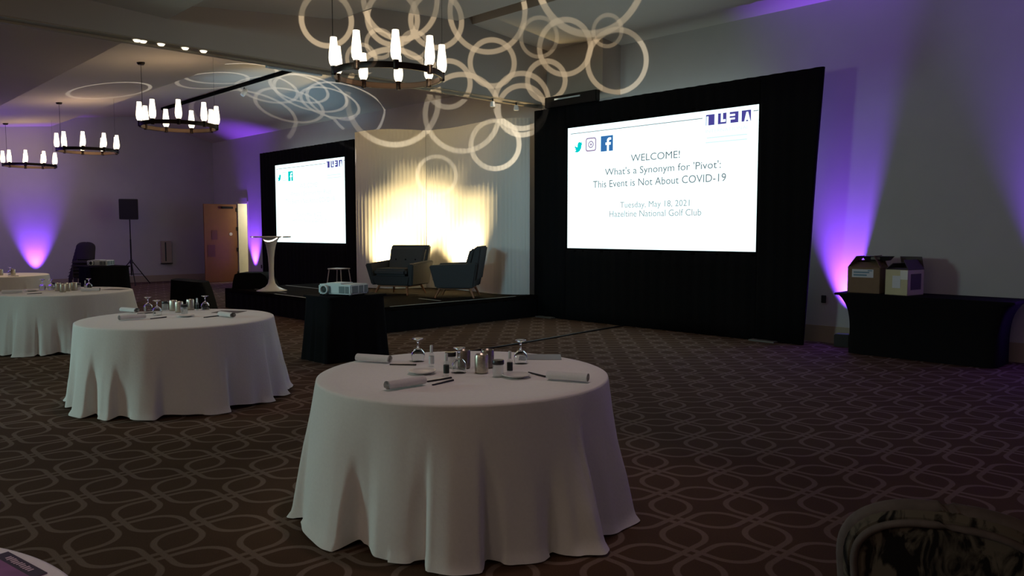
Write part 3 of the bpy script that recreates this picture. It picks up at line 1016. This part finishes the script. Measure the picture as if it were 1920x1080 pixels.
# ================================================================== STAGE
SZ = .41
SX0, SX1, SY0, SY1 = -15.67, -9.95, 6.9, 10.33
st = empty('stage', (SX0, SY0, 0))
W, D = SX1 - SX0, SY1 - SY0
nx = 3
for i in range(nx):
    for j in range(2):
        MB().box(W * i / nx + .004, W * (i + 1) / nx - .004, D * j / 2 + .004, D * (j + 1) / 2 - .004, SZ - .06, SZ, .004).build('deck_panel', M['stage_top'], st)
m = MB()
for (p, q) in (((0, 0), (W, 0)), ((W, 0), (W, D)), ((0, D), (0, 0))):
    n = int(math.hypot(q[0] - p[0], q[1] - p[1]) / .05)
    nrm = Vector((q[1] - p[1], p[0] - q[0])).normalized()
    lo, hi = [], []
    for i in range(n + 1):
        u = i / n
        o_ = -.004 + .006 * math.sin(i * 1.3)
        x, y = p[0] + (q[0] - p[0]) * u - nrm.x * (.012 - o_), p[1] + (q[1] - p[1]) * u - nrm.y * (.012 - o_)
        lo.append((x, y, .004)); hi.append((x, y, SZ - .062))
    m.grid([lo, hi])
m.build('skirt', M['black_cloth'], st, 'full')
for k, (a, b, c, d) in enumerate([(W - 3.6, W - 2.1, .015, .05), (W - 5.2, W - 3.7, .30, .335), (W - .9, W - .3, 1.35, 1.385), (W - .06, W - .02, .15, 2.9), (W - 5.6, W - 4.2, 1.3, 1.34)]):
    MB().box(a, b, c, d, SZ, SZ + .002).build('white_tape', M['tape'], st)
tag(st, 'low black stage with draped sides under the armchairs', 'stage')

# white stretch backdrop: two curved panels
P1 = [(-14.10, 9.10), (-13.563, 9.111), (-13.158, 9.288), (-12.93, 9.62), (-12.80, 9.96)]
P2 = [(-12.80, 9.97), (-12.637, 10.02), (-12.049, 10.08), (-11.379, 9.996), (-10.669, 9.906), (-10.303, 10.02), (-10.06, 10.24)]


def catmull(P, n):
    out = []
    Q = [P[0]] + list(P) + [P[-1]]
    for k in range(1, len(Q) - 2):
        a, b, c, d = [Vector(p) for p in Q[k - 1:k + 3]]
        for i in range(n):
            t = i / n
            out.append(.5 * ((2 * b) + (c - a) * t + (2 * a - 5 * b + 4 * c - d) * t * t + (3 * b - a - 3 * c + d) * t ** 3))
    out.append(Vector(P[-1]))
    return out


bd = empty('curved_backdrop', (-12.1, 9.7, SZ))
for P in (P1, P2):
    pts = catmull(P, 16)
    m = MB()
    f, b = [], []
    for i, p in enumerate(pts):
        t = (pts[min(i + 1, len(pts) - 1)] - pts[max(i - 1, 0)]).normalized()
        nn = Vector((t.y, -t.x))
        o_ = .006 * math.sin(i * 1.9)
        f.append(p + nn * o_ - Vector((-12.1, 9.7)))
        b.append(p - nn * .05 - Vector((-12.1, 9.7)))
    zs = [.003, .9, 1.8, 3.25]
    F = m.grid([[(p.x, p.y, z) for p in f] for z in zs])
    B = m.grid([[(p.x, p.y, z) for p in b] for z in zs])
    for i in range(len(f) - 1):
        m.bm.faces.new((F[-1][i], F[-1][i + 1], B[-1][i + 1], B[-1][i]))
    for k in range(3):
        for e in (0, -1):
            m.bm.faces.new((F[k][e], F[k + 1][e], B[k + 1][e], B[k][e]))
    m.build('cloth_panel', M['backdrop'], bd, 'full')
tag(bd, 'tall white curved cloth backdrop glowing behind the armchairs', 'backdrop')


# armchairs
def make_armchair():
    r = empty('armchair', (0, 0, 0))
    # body under the seat, tapered like a boat hull
    MB().hexa([(-.33, -.30, .17), (.33, -.30, .17), (.33, .30, .17), (-.33, .30, .17), (-.40, -.37, .34), (.40, -.37, .34), (.40, .36, .34), (-.40, .36, .34)], .02).build('seat_base', M['charcoal'], r, True)
    for s in (-1, 1):
        lo = [(.335, -.31, .175), (.415, -.31, .175), (.415, .33, .175), (.335, .33, .175)]
        hi = [(.37, -.40, .565), (.485, -.40, .555), (.47, .40, .60), (.36, .40, .61)]
        pts = [(s * p[0], p[1], p[2]) for p in lo] + [(s * p[0], p[1], p[2]) for p in hi]
        if s < 0:
            pts = [pts[i] for i in (1, 0, 3, 2, 5, 4, 7, 6)]
        MB().hexa(pts, .018).build('armrest', M['charcoal'], r, True)
    MB().hexa([(-.37, .22, .30), (.37, .22, .30), (.37, .38, .30), (-.37, .38, .30), (-.395, .36, .885), (.395, .36, .885), (.385, .47, .88), (-.385, .47, .88)], .022).build('backrest', M['charcoal'], r, True)
    bc = MB().hexa([(-.335, .14, .44), (.335, .14, .44), (.335, .26, .44), (-.335, .26, .44), (-.36, .27, .84), (.36, .27, .84), (.36, .37, .84), (-.36, .37, .84)], .03, 3).build('back_cushion', M['charcoal'], r, True)
    for x in (-.2, 0, .2):
        MB().lathe([(0, -.012), (.012, -.008), (.016, 0), (.012, .006), (0, .008)], 10).rot(Matrix.Translation((x, .197, .62)) @ Matrix.Rotation(PI / 2, 4, 'X')).build('tuft_button', M['charcoal_dk'], bc, True)
    MB().box(-.325, .325, -.38, .20, .345, .475, .04, 3).build('seat_cushion', M['charcoal'], r, True)
    MB().box(-.30, .30, -.27, -.235, .145, .172, .004).box(-.30, .30, .235, .27, .145, .172, .004).box(-.30, -.265, -.27, .27, .145, .172, .004).box(.265, .30, -.27, .27, .145, .172, .004).build('wooden_rail', M['walnut'], r, True)
    for sx in (-1, 1):
        for sy in (-1, 1):
            MB().tube([(sx * .275, sy * .25, .172), (sx * .33, sy * .33, 0)], .023, 10, .014).build('leg', M['walnut'], r, True)
    return r


ac = make_armchair()
ac.location = (-11.88, 8.62, SZ + .006); ac.rotation_euler = (0, 0, R_(24)); ac.scale = (1.05, 1.05, 1.03)
tag(ac, 'charcoal armchair on the stage facing the hall, three buttons on its back', 'armchair', 'charcoal armchairs on the stage')
a2 = copy_tree(ac)
a2.location = (-10.66, 9.0, SZ + .006); a2.rotation_euler = (0, 0, R_(-50))
tag(a2, 'charcoal armchair on the stage seen from the side, facing the other armchair', 'armchair', 'charcoal armchairs on the stage')

# tulip table
tt = empty('pedestal_table', (-14.29, 7.25, SZ))
MB().lathe([(0, 1.055), (.36, 1.055), (.385, 1.062), (.39, 1.072), (.385, 1.08), (0, 1.08)], 48).build('tabletop', M['white_lacquer'], tt, True)
MB().lathe([(.29, .001), (.295, .008), (.22, .035), (.12, .085), (.07, .15), (.05, .25), (.048, .45), (.058, .65), (.075, .80), (.10, .92), (.14, 1.01), (.17, 1.055)], 40).build('pedestal', M['white_lacquer'], tt, 'full')
tag(tt, 'tall round white tulip table at the left front of the stage', 'table')

# small white stool by the backdrop
so = empty('side_stool', (-15.1, 9.28, SZ), R_(20))
MB().box(-.19, .19, -.17, .17, .33, .355, .008).build('seat', M['white_lacquer'], so, True)
for sx in (-1, 1):
    for sy in (-1, 1):
        MB().tube([(sx * .16, sy * .14, .335), (sx * .20, sy * .17, 0)], .011, 8).build('leg', M['white_lacquer'], so, True)
tag(so, 'small white stool with thin legs at the left edge of the backdrop', 'stool')

# black covered case at the stage's left end
case = MB()
case.prism([(-.42, 0), (.42, 0), (.36, .12), (.27, .27), (.18, .33), (-.28, .33), (-.36, .30), (-.40, .15)], 'y', -.25, .25)
o = case.build('covered_case', M['black_cloth'], None, True, loc=(-15.15, 7.35, SZ + .001), rz=R_(45))
tag(o, 'black covered case with sloped side at the left end of the stage', 'case')


# ================================================================== DRAPED CARTS AND PROJECTORS
def skirted_cart(name, loc, rz, hx, hy, H, flare, label, seed, group=None):
    r = empty(name, loc, rz)
    MB().box(-hx, hx, -hy, hy, H - .03, H, .012, 3).build('cart_top', M['black_cloth'], r, True)
    rn = random.Random(seed)
    ph = [rn.uniform(0, 6) for _ in range(4)]
    n = 120
    rows = []
    for k in range(10):
        s = k / 9
        row = []
        for i in range(n):
            a = 2 * PI * i / n
            e = 7
            cx, cy = math.cos(a), math.sin(a)
            q = (abs(cx) ** e + abs(cy) ** e) ** (-1 / e)
            rip = 1 + s * (.02 * math.sin(14 * a + ph[0]) + .012 * math.sin(23 * a + ph[1]))
            g = 1 + flare * s ** 1.4
            row.append((hx * q * cx * g * rip, hy * q * cy * g * rip, (H - .012) * (1 - s) + .006 * s))
        rows.append(row)
    m = MB()
    m.grid(rows, close=True)
    m.build('cart_skirt', M['black_cloth'], r, 'full')
    tag(r, label, 'cart', group)
    return r


skirted_cart('draped_cart', (-8.42, 5.26, 0), R_(2), .30, .43, .80, .12, 'black skirted cart under the white projector, beside the stage corner', 3, 'black skirted projector carts')
skirted_cart('draped_cart', (-18.45, 5.42, 0), R_(10), .34, .42, .83, .10, 'black skirted cart under the far projector, below the speaker', 4, 'black skirted projector carts')


def make_projector():
    r = empty('projector', (0, 0, 0))
    MB().box(-.22, .22, -.17, .17, .015, .125, .014, 3).build('casing', M['white_plastic'], r, True)
    MB().box(-.15, .05, -.12, .12, .124, .136, .006).build('top_hatch', M['white_plastic'], r, True)
    MB().box(-.19, -.05, -.176, -.168, .03, .105, .003).build('lens_recess', M['vent'], r)
    ln = MB().lathe([(.052, 0), (.052, .04), (.040, .045), (.036, .02), (0, .02)], 24).rot(Matrix.Translation((-.12, -.165, .068)) @ Matrix.Rotation(PI / 2, 4, 'X')).build('lens', M['white_plastic'], r, True)
    MB().lathe([(0, 0), (.034, 0), (.02, .008), (0, .010)], 20).rot(Matrix.Translation((-.12, -.190, .068)) @ Matrix.Rotation(PI / 2, 4, 'X')).build('lens_glass', M['label_dark'], ln, True)
    for (a, b) in ((-.15, -.04), (-.02, .06), (.08, .15)):
        MB().box(.2185, .2225, a, b, .03, .11, .001).build('vent_grille', M['vent'], r)
    for a, b in ((.06, .13), (.14, .19)):
        MB().box(a, b, -.1735, -.168, .03, .105, .001).build('vent_grille', M['vent'], r)
    for sx in (-1, 1):
        for sy in (-1, 1):
            MB().lathe([(0, 0), (.014, 0), (.014, .016), (0, .016)], 10, (sx * .18, sy * .13, 0)).build('foot', M['black_plastic'], r)
    return r


pj = make_projector()
pj.location = (-8.36, 5.20, .802); pj.rotation_euler = (0, 0, R_(22)); pj.scale = (1.12, 1.1, 1.1)
tag(pj, 'white projector on the black cart beside the stage corner', 'projector', 'white projectors on carts')
p2 = copy_tree(pj)
p2.scale = (1, 1, 1)
p2.location = (-18.45, 5.36, .832); p2.rotation_euler = (0, 0, R_(46))
tag(p2, 'white projector on the far black cart below the speaker', 'projector', 'white projectors on carts')

# tented black cloth between second table and stage
tn = empty('tented_cloth', (-13.49, 5.33, 0), R_(45.8))
rows = []
n = 100
for k in range(12):
    s = k / 11
    row = []
    for i in range(n):
        a = 2 * PI * i / n
        cx, cy = math.cos(a), math.sin(a)
        q = (abs(cx) ** 6 + abs(cy) ** 6) ** (-1 / 6)
        hx, hy = .27, .22
        fl_ = 1 + (.95 * s if cx > 0 else .15 * s) * (1 - .35 * s)
        row.append((hx * q * cx * fl_ - .0, hy * q * cy * (1 + .3 * s), (.74 + .03 * (-cx if s < .1 else 0)) * (1 - s) + .006 * s))
    rows.append(row)
m = MB()
V = m.grid(rows, close=True)
m.bm.faces.new(V[0])
m.build('cloth', M['black_cloth'], tn, True)
tag(tn, 'black cloth tented over a stand behind the second table', 'cloth')

# ================================================================== BLACK TABLE WITH CARTONS AT THE RIGHT
bt = empty('spandex_table', (-3.30, 10.48, 0))
hx, hy, H = 1.03, .36, .785
MB().box(-hx, hx, -hy, hy, H - .03, H, .01).build('tabletop', M['black_cloth'], bt, True)
rows = []
for k in range(14):
    s = k / 13
    row = []
    pin = .20 * math.sin(PI * min(1, s * 1.02)) ** .55 if s > 0 else 0
    pin = min(.22, pin)
    tail = .17 + (.0 if s < .8 else 0)
    for i in range(120):
        a = 2 * PI * i / 120
        cx, cy = math.cos(a), math.sin(a)
        q = (abs(cx) ** 9 + abs(cy) ** 9) ** (-1 / 9)
        px = (.17 * (1 - math.exp(-s * 6)))
        py = .05 * (1 - math.exp(-s * 5)) * math.sin(PI * s) + .01 * s
        row.append(((hx - px) * q * cx, (hy - py) * q * cy, (H - .012) * (1 - s) + .004 * s))
    rows.append(row)
m = MB(); m.grid(rows, close=True); m.build('stretch_cover', M['black_cloth'], bt, 'full')
tag(bt, 'long table in a black stretch cover against the right wall', 'table')


def carton(name, loc, rz, wx, wy, wz, body, inner, label, flaps):
    r = empty(name, loc, rz)
    m = MB()
    t = .006
    m.box(-wx, wx, -wy, -wy + t, 0, wz).box(-wx, wx, wy - t, wy, 0, wz).box(-wx, -wx + t, -wy, wy, 0, wz).box(wx - t, wx, -wy, wy, 0, wz).box(-wx, wx, -wy, wy, 0, t)
    m.build('carton_body', body, r)
    for (side, ang, ln) in flaps:
        f = MB()
        w_ = wx if side in 'fb' else wy
        f.box(-w_ + .004, w_ - .004, 0, ln, 0, t)
        rx = Matrix.Rotation(R_(ang), 4, 'X')
        if side == 'f':
            mt_ = Matrix.Translation((0, -wy, wz)) @ rx
        elif side == 'b':
            mt_ = Matrix.Translation((0, wy, wz)) @ Matrix.Rotation(PI, 4, 'Z') @ rx
        elif side == 'l':
            mt_ = Matrix.Translation((-wx, 0, wz)) @ Matrix.Rotation(-PI / 2, 4, 'Z') @ rx
        else:
            mt_ = Matrix.Translation((wx, 0, wz)) @ Matrix.Rotation(PI / 2, 4, 'Z') @ rx
        f.rot(mt_).build('flap', inner, r)
    tag(r, label, 'box', 'cartons on the black table')
    return r


BZ = H + .001
c1 = carton('cardboard_box', (-4.02, 10.44, BZ), R_(4), .20, .17, .33, M['card'], M['card'], 'brown cardboard box with a white label on the black table', [('f', 22, .17), ('b', 35, .16), ('l', 55, .18), ('r', 60, .18)])
lb = MB().box(-.145, .12, -.1735, -.1705, .205, .31).build('shipping_label', M['paper'], c1)
MB().box(-.125, .04, -.1750, -.1737, .225, .245).box(-.125, .07, -.1750, -.1737, .262, .280).box(.05, .105, -.1750, -.1737, .288, .300).build('label_print', M['paper_ink'], lb)
c2 = carton('pale_carton', (-3.56, 10.43, BZ), R_(-10), .145, .19, .32, M['card_lt'], M['card_dk'], 'pale yellow carton with open grey flaps on the black table', [('r', 62, .14), ('l', 40, .12), ('b', 70, .17), ('f', 8, .12)])
MB().box(-.05, .055, -.1935, -.1905, .09, .245).build('paper_label', M['paper'], c2)
MB().box(.05, .1455, -.1935, -.1905, .20, .315).build('clear_tape', M['tape_clear'], c2)
MB().box(.1455, .149, -.12, .12, .07, .27).build('dark_side_print', M['card_dk'], c2)
tr = empty('small_tray', (-3.90, 10.45, BZ + .425), R_(6))
MB().hexa([(-.13, -.09, 0), (.13, -.09, 0), (.13, .09, 0), (-.13, .09, 0), (-.17, -.12, .055), (.17, -.12, .055), (.17, .12, .055), (-.17, .12, .055)]).build('tray_body', M['black_plastic'], tr)
MB().box(-.06, .05, -.117, -.10, .012, .05, .004).build('tray_label', M['pad_grey'], tr)
tag(tr, 'small black tray lying on top of the brown cardboard box', 'tray')


# purple uplight fixtures on the floor
def make_uplight():
    r = empty('uplight', (0, 0, 0))
    MB().box(-.10, .10, -.08, .08, .0, .17, .01).build('housing', M['black_plastic'], r, True)
    MB().box(-.08, .08, -.06, .06, .170, .174).build('lens_plate', M['vent'], r)
    return r


up = make_uplight()
up.location = (-4.43, 10.70, 0); up.rotation_euler = (0, 0, R_(10))
tag(up, 'small black uplight on the floor left of the black table', 'light', 'floor uplights along the walls')
u2 = copy_tree(up)
u2.location = (-22.5, 10.5, 0)
tag(u2, 'small black uplight on the floor between door and left drape', 'light', 'floor uplights along the walls')

u3 = copy_tree(up)
u3.location = (-1.75, 10.70, 0)
tag(u3, 'small black uplight on the floor right of the black table', 'light', 'floor uplights along the walls')
u4 = copy_tree(up)
u4.location = (-25.2, 5.66, 0); u4.rotation_euler = (0, 0, R_(90))
tag(u4, 'small black uplight at the far wall behind the farthest round table', 'light', 'floor uplights along the walls')

# wall sockets
for (x, z, lab) in ((-4.80, .62, 'dark wall socket between right drape and black table'), (-22.1, .52, 'dark wall socket between door and left drape')):
    s = MB().box(-.035, .035, -.012, 0, -.055, .055, .004).build('wall_socket', M['black_plastic'], None, True, loc=(x, WY, z))
    tag(s, lab, 'socket', 'wall sockets')

# ================================================================== FAR WALL THINGS
sp = empty('speaker_stand', (-24.4, 7.92, 0), R_(20))
MB().tube([(0, 0, .28), (0, 0, 1.35)], .022, 12).build('lower_tube', M['black_metal'], sp, True)
MB().tube([(0, 0, 1.30), (0, 0, 1.935)], .016, 12).build('pole', M['black_metal'], sp, True)
MB().lathe([(.03, .62), (.04, .63), (.04, .74), (.03, .75)], 14).build('collar', M['black_plastic'], sp, True)
for k in range(3):
    a = R_(90 + 120 * k)
    x, y = math.cos(a), math.sin(a)
    lg = MB().tube([(x * .03, y * .03, .70), (x * .62, y * .62, .015)], .014, 8).build('leg', M['black_metal'], sp, True)
    MB().tube([(x * .36, y * .36, .30), (x * .02, y * .02, .32)], .009, 6).build('brace', M['black_metal'], sp, True)
    MB().lathe([(0, 0), (.02, 0), (.02, .03), (0, .03)], 10, (x * .62, y * .62, .0)).build('rubber_foot', M['black_plastic'], lg)
tag(sp, 'black tripod stand carrying the loudspeaker before the far wall', 'stand')
lsp = empty('loudspeaker', (-24.4, 7.92, 1.936), R_(64))
MB().hexa([(-.20, .18, 0), (-.26, -.17, 0), (.26, -.17, 0), (.20, .18, 0), (-.20, .18, .60), (-.26, -.17, .60), (.26, -.17, .60), (.20, .18, .60)], .012).build('cabinet', M['black_plastic'], lsp, True)
MB().box(-.235, .235, -.185, -.171, .03, .57, .006).build('grille', M['speaker_grille'], lsp)
tag(lsp, 'black loudspeaker on the tripod stand before the far wall', 'speaker')

ex = empty('wall_cabinet', (FX, 9.29, .58))
MB().box(0, .10, -.16, .16, 0, .70, .008).build('cabinet_body', M['cab'], ex, True)
MB().box(.10, .104, -.055, -.015, .06, .66).build('dark_slot', M['label_dark'], ex)
MB().box(0, .12, -.17, .17, -.02, .0).build('lower_lip', M['black_metal'], ex)
tag(ex, 'beige wall cabinet with a dark upright slot on the far wall', 'cabinet')


# ================================================================== BANQUET CHAIRS
def make_banquet_chair():
    r = empty('banquet_chair', (0, 0, 0))
    hw = .218

    def outline(k, off):
        out = []
        for i in range(k + 1):
            a = PI * i / k
            e = 2.5
            c_, s_ = math.cos(a), math.sin(a)
            out.append(((hw - off) * math.copysign(abs(c_) ** (2 / e), c_), .80 + (.152 - off) * abs(s_) ** (2 / e)))
        return [((hw - off) * .92, .50)] + out + [(-(hw - off) * .92, .50)]
    tilt = Matrix.Translation((0, -.20, .46)) @ Matrix.Rotation(R_(9), 4, 'X') @ Matrix.Translation((0, .20, -.46))
    A, B = outline(26, 0), outline(26, .012)
    m = MB()
    f = [[(p[0], -.20 + d, p[1]) for p in q] for q, d in ((B, -.036), (A, -.024), (A, .012), (B, .022))]
    V = m.grid(f)
    m.bm.faces.new(V[0]); m.bm.faces.new(list(reversed(V[-1])))
    m.rot(tilt).build('backrest', M['floral'], r, True)
    pts = [(p[0], -.236, p[1]) for p in outline(40, .026)]
    MB().tube(pts, .009, 8).rot(tilt).build('welt', M['floral_edge'], r, 'full')
    pts = [(p[0], -.206, p[1]) for p in outline(40, .004)]
    MB().tube(pts, .020, 8).rot(tilt).build('back_rim', M['floral_edge'], r, 'full')
    MB().box(-.22, .22, -.19, .25, .40, .475, .03, 3).build('seat', M['floral'], r, True)
    for sx in (-1, 1):
        MB().tube([(sx * .19, .22, .41), (sx * .20, .24, 0)], .012, 8).build('leg', M['bronze'], r, True)
        MB().tube([(sx * .19, -.19, .55), (sx * .19, -.20, .41), (sx * .20, -.26, 0)], .012, 8).build('leg', M['bronze'], r, True)
    return r


bc_ = make_banquet_chair()
bc_.location = (-.60, 2.14, .0); bc_.rotation_euler = (0, 0, R_(16.5)); bc_.scale = (1.02, 1, 1.03)
tag(bc_, 'round-backed floral banquet chair at the bottom right corner', 'chair')
for k in range(5):
    c = copy_tree(bc_)
    c.scale = (1, 1, 1)
    for q in kids(c):
        if q.material_slots:
            q.material_slots[0].link = 'OBJECT'
            q.material_slots[0].material = M['dark_chair']
    c.location = (-22.2 + .03 * k, 5.93 + .017 * k, .088 * k); c.rotation_euler = (0, 0, R_(-120))
    tag(c, ['dark banquet chair standing on the floor, lowest of the stack beside the far cart', 'dark banquet chair second from the floor in the stack beside the far cart', 'dark banquet chair in the middle of the stack beside the far cart',
            'dark banquet chair second from the top of the stack beside the far cart', 'dark banquet chair topmost of the stack beside the far cart'][k], 'chair', 'stacked banquet chairs by the far wall')

# ================================================================== CEILING FITTINGS
# black lighting track under the ridge of the far bay
tk = empty('lighting_track', (-14.6, 8.45, 5.1))
MB().box(TKX, 3.9, -.045, .045, -.07, 0, .004).build('track_rail', M['black_velour'], tk)
for x in (-3.2, .9, 2.1, 2.5, 3.2, 3.5):
    h = MB().lathe([(.05, 0), (.055, .02), (.055, .16), (.03, .19), (0, .19)], 16).rot(Matrix.Translation((x, -.06, -.30)) @ Matrix.Rotation(R_(-35), 4, 'X')).build('lamp_head', M['white_lacquer'], tk, True)
    MB().tube([(x, 0, -.11), (x, -.03, -.2)], .012, 8).build('lamp_stem', M['black_metal'], tk, True)
tag(tk, 'long black lighting track with white lamp heads under the far ceiling', 'track light')
tk2 = MB().box(-9.7, 2, -.05, .05, -.04, 0).build('lighting_track', M['black_metal'], None, loc=(0, 8.46, 5.199))
tag(tk2, 'black track deep in the ceiling slot above the ring pattern', 'track light')
# lit downlights in the beam
for k, (x, y, lab) in enumerate(DOWN):
    d = empty('downlight', (x, y, 3.879))
    MB().lathe([(.045, 0), (.06, -.004), (.06, -.012), (.045, -.012)], 18, cap=False).build('trim_ring', M['base'], d, True)
    MB().lathe([(0, -.04), (.03, -.034), (.044, -.015), (.045, -.002), (0, -.002)], 18).build('lamp', M['bulb'], d)
    tag(d, lab, 'downlight', 'lit downlights in the beam')
for (x, y, lab) in ((SP[0][0], SP[0][1], 'small white spot lamp under the beam, nearer the ring chandelier'), (SP[1][0], SP[1][1], 'small white spot lamp under the beam, nearer the right drape')):
    d = empty('spot_lamp', (x, y, 3.88))
    MB().tube([(0, 0, 0), (0, 0, -.05)], .012, 8).build('stem', M['black_metal'], d)
    MB().lathe([(0, -.14), (.045, -.14), (.05, -.12), (.035, -.05), (0, -.045)], 14).build('head', M['white_lacquer'], d, True)
    tag(d, lab, 'lamp', 'spot lamps under the beam')

# cable across the carpet
cb = MB().tube([(-7.62, 6.5, .012), (-7.67, 7.3, .012), (-7.75, 8.3, .012), (-7.86, 9.3, .012), (-7.93, 10.3, .012)], .011, 8).build('floor_cable', M['black_plastic'], None, 'full')
tag(cb, 'thin black cable running across the carpet to the right drape', 'cable')
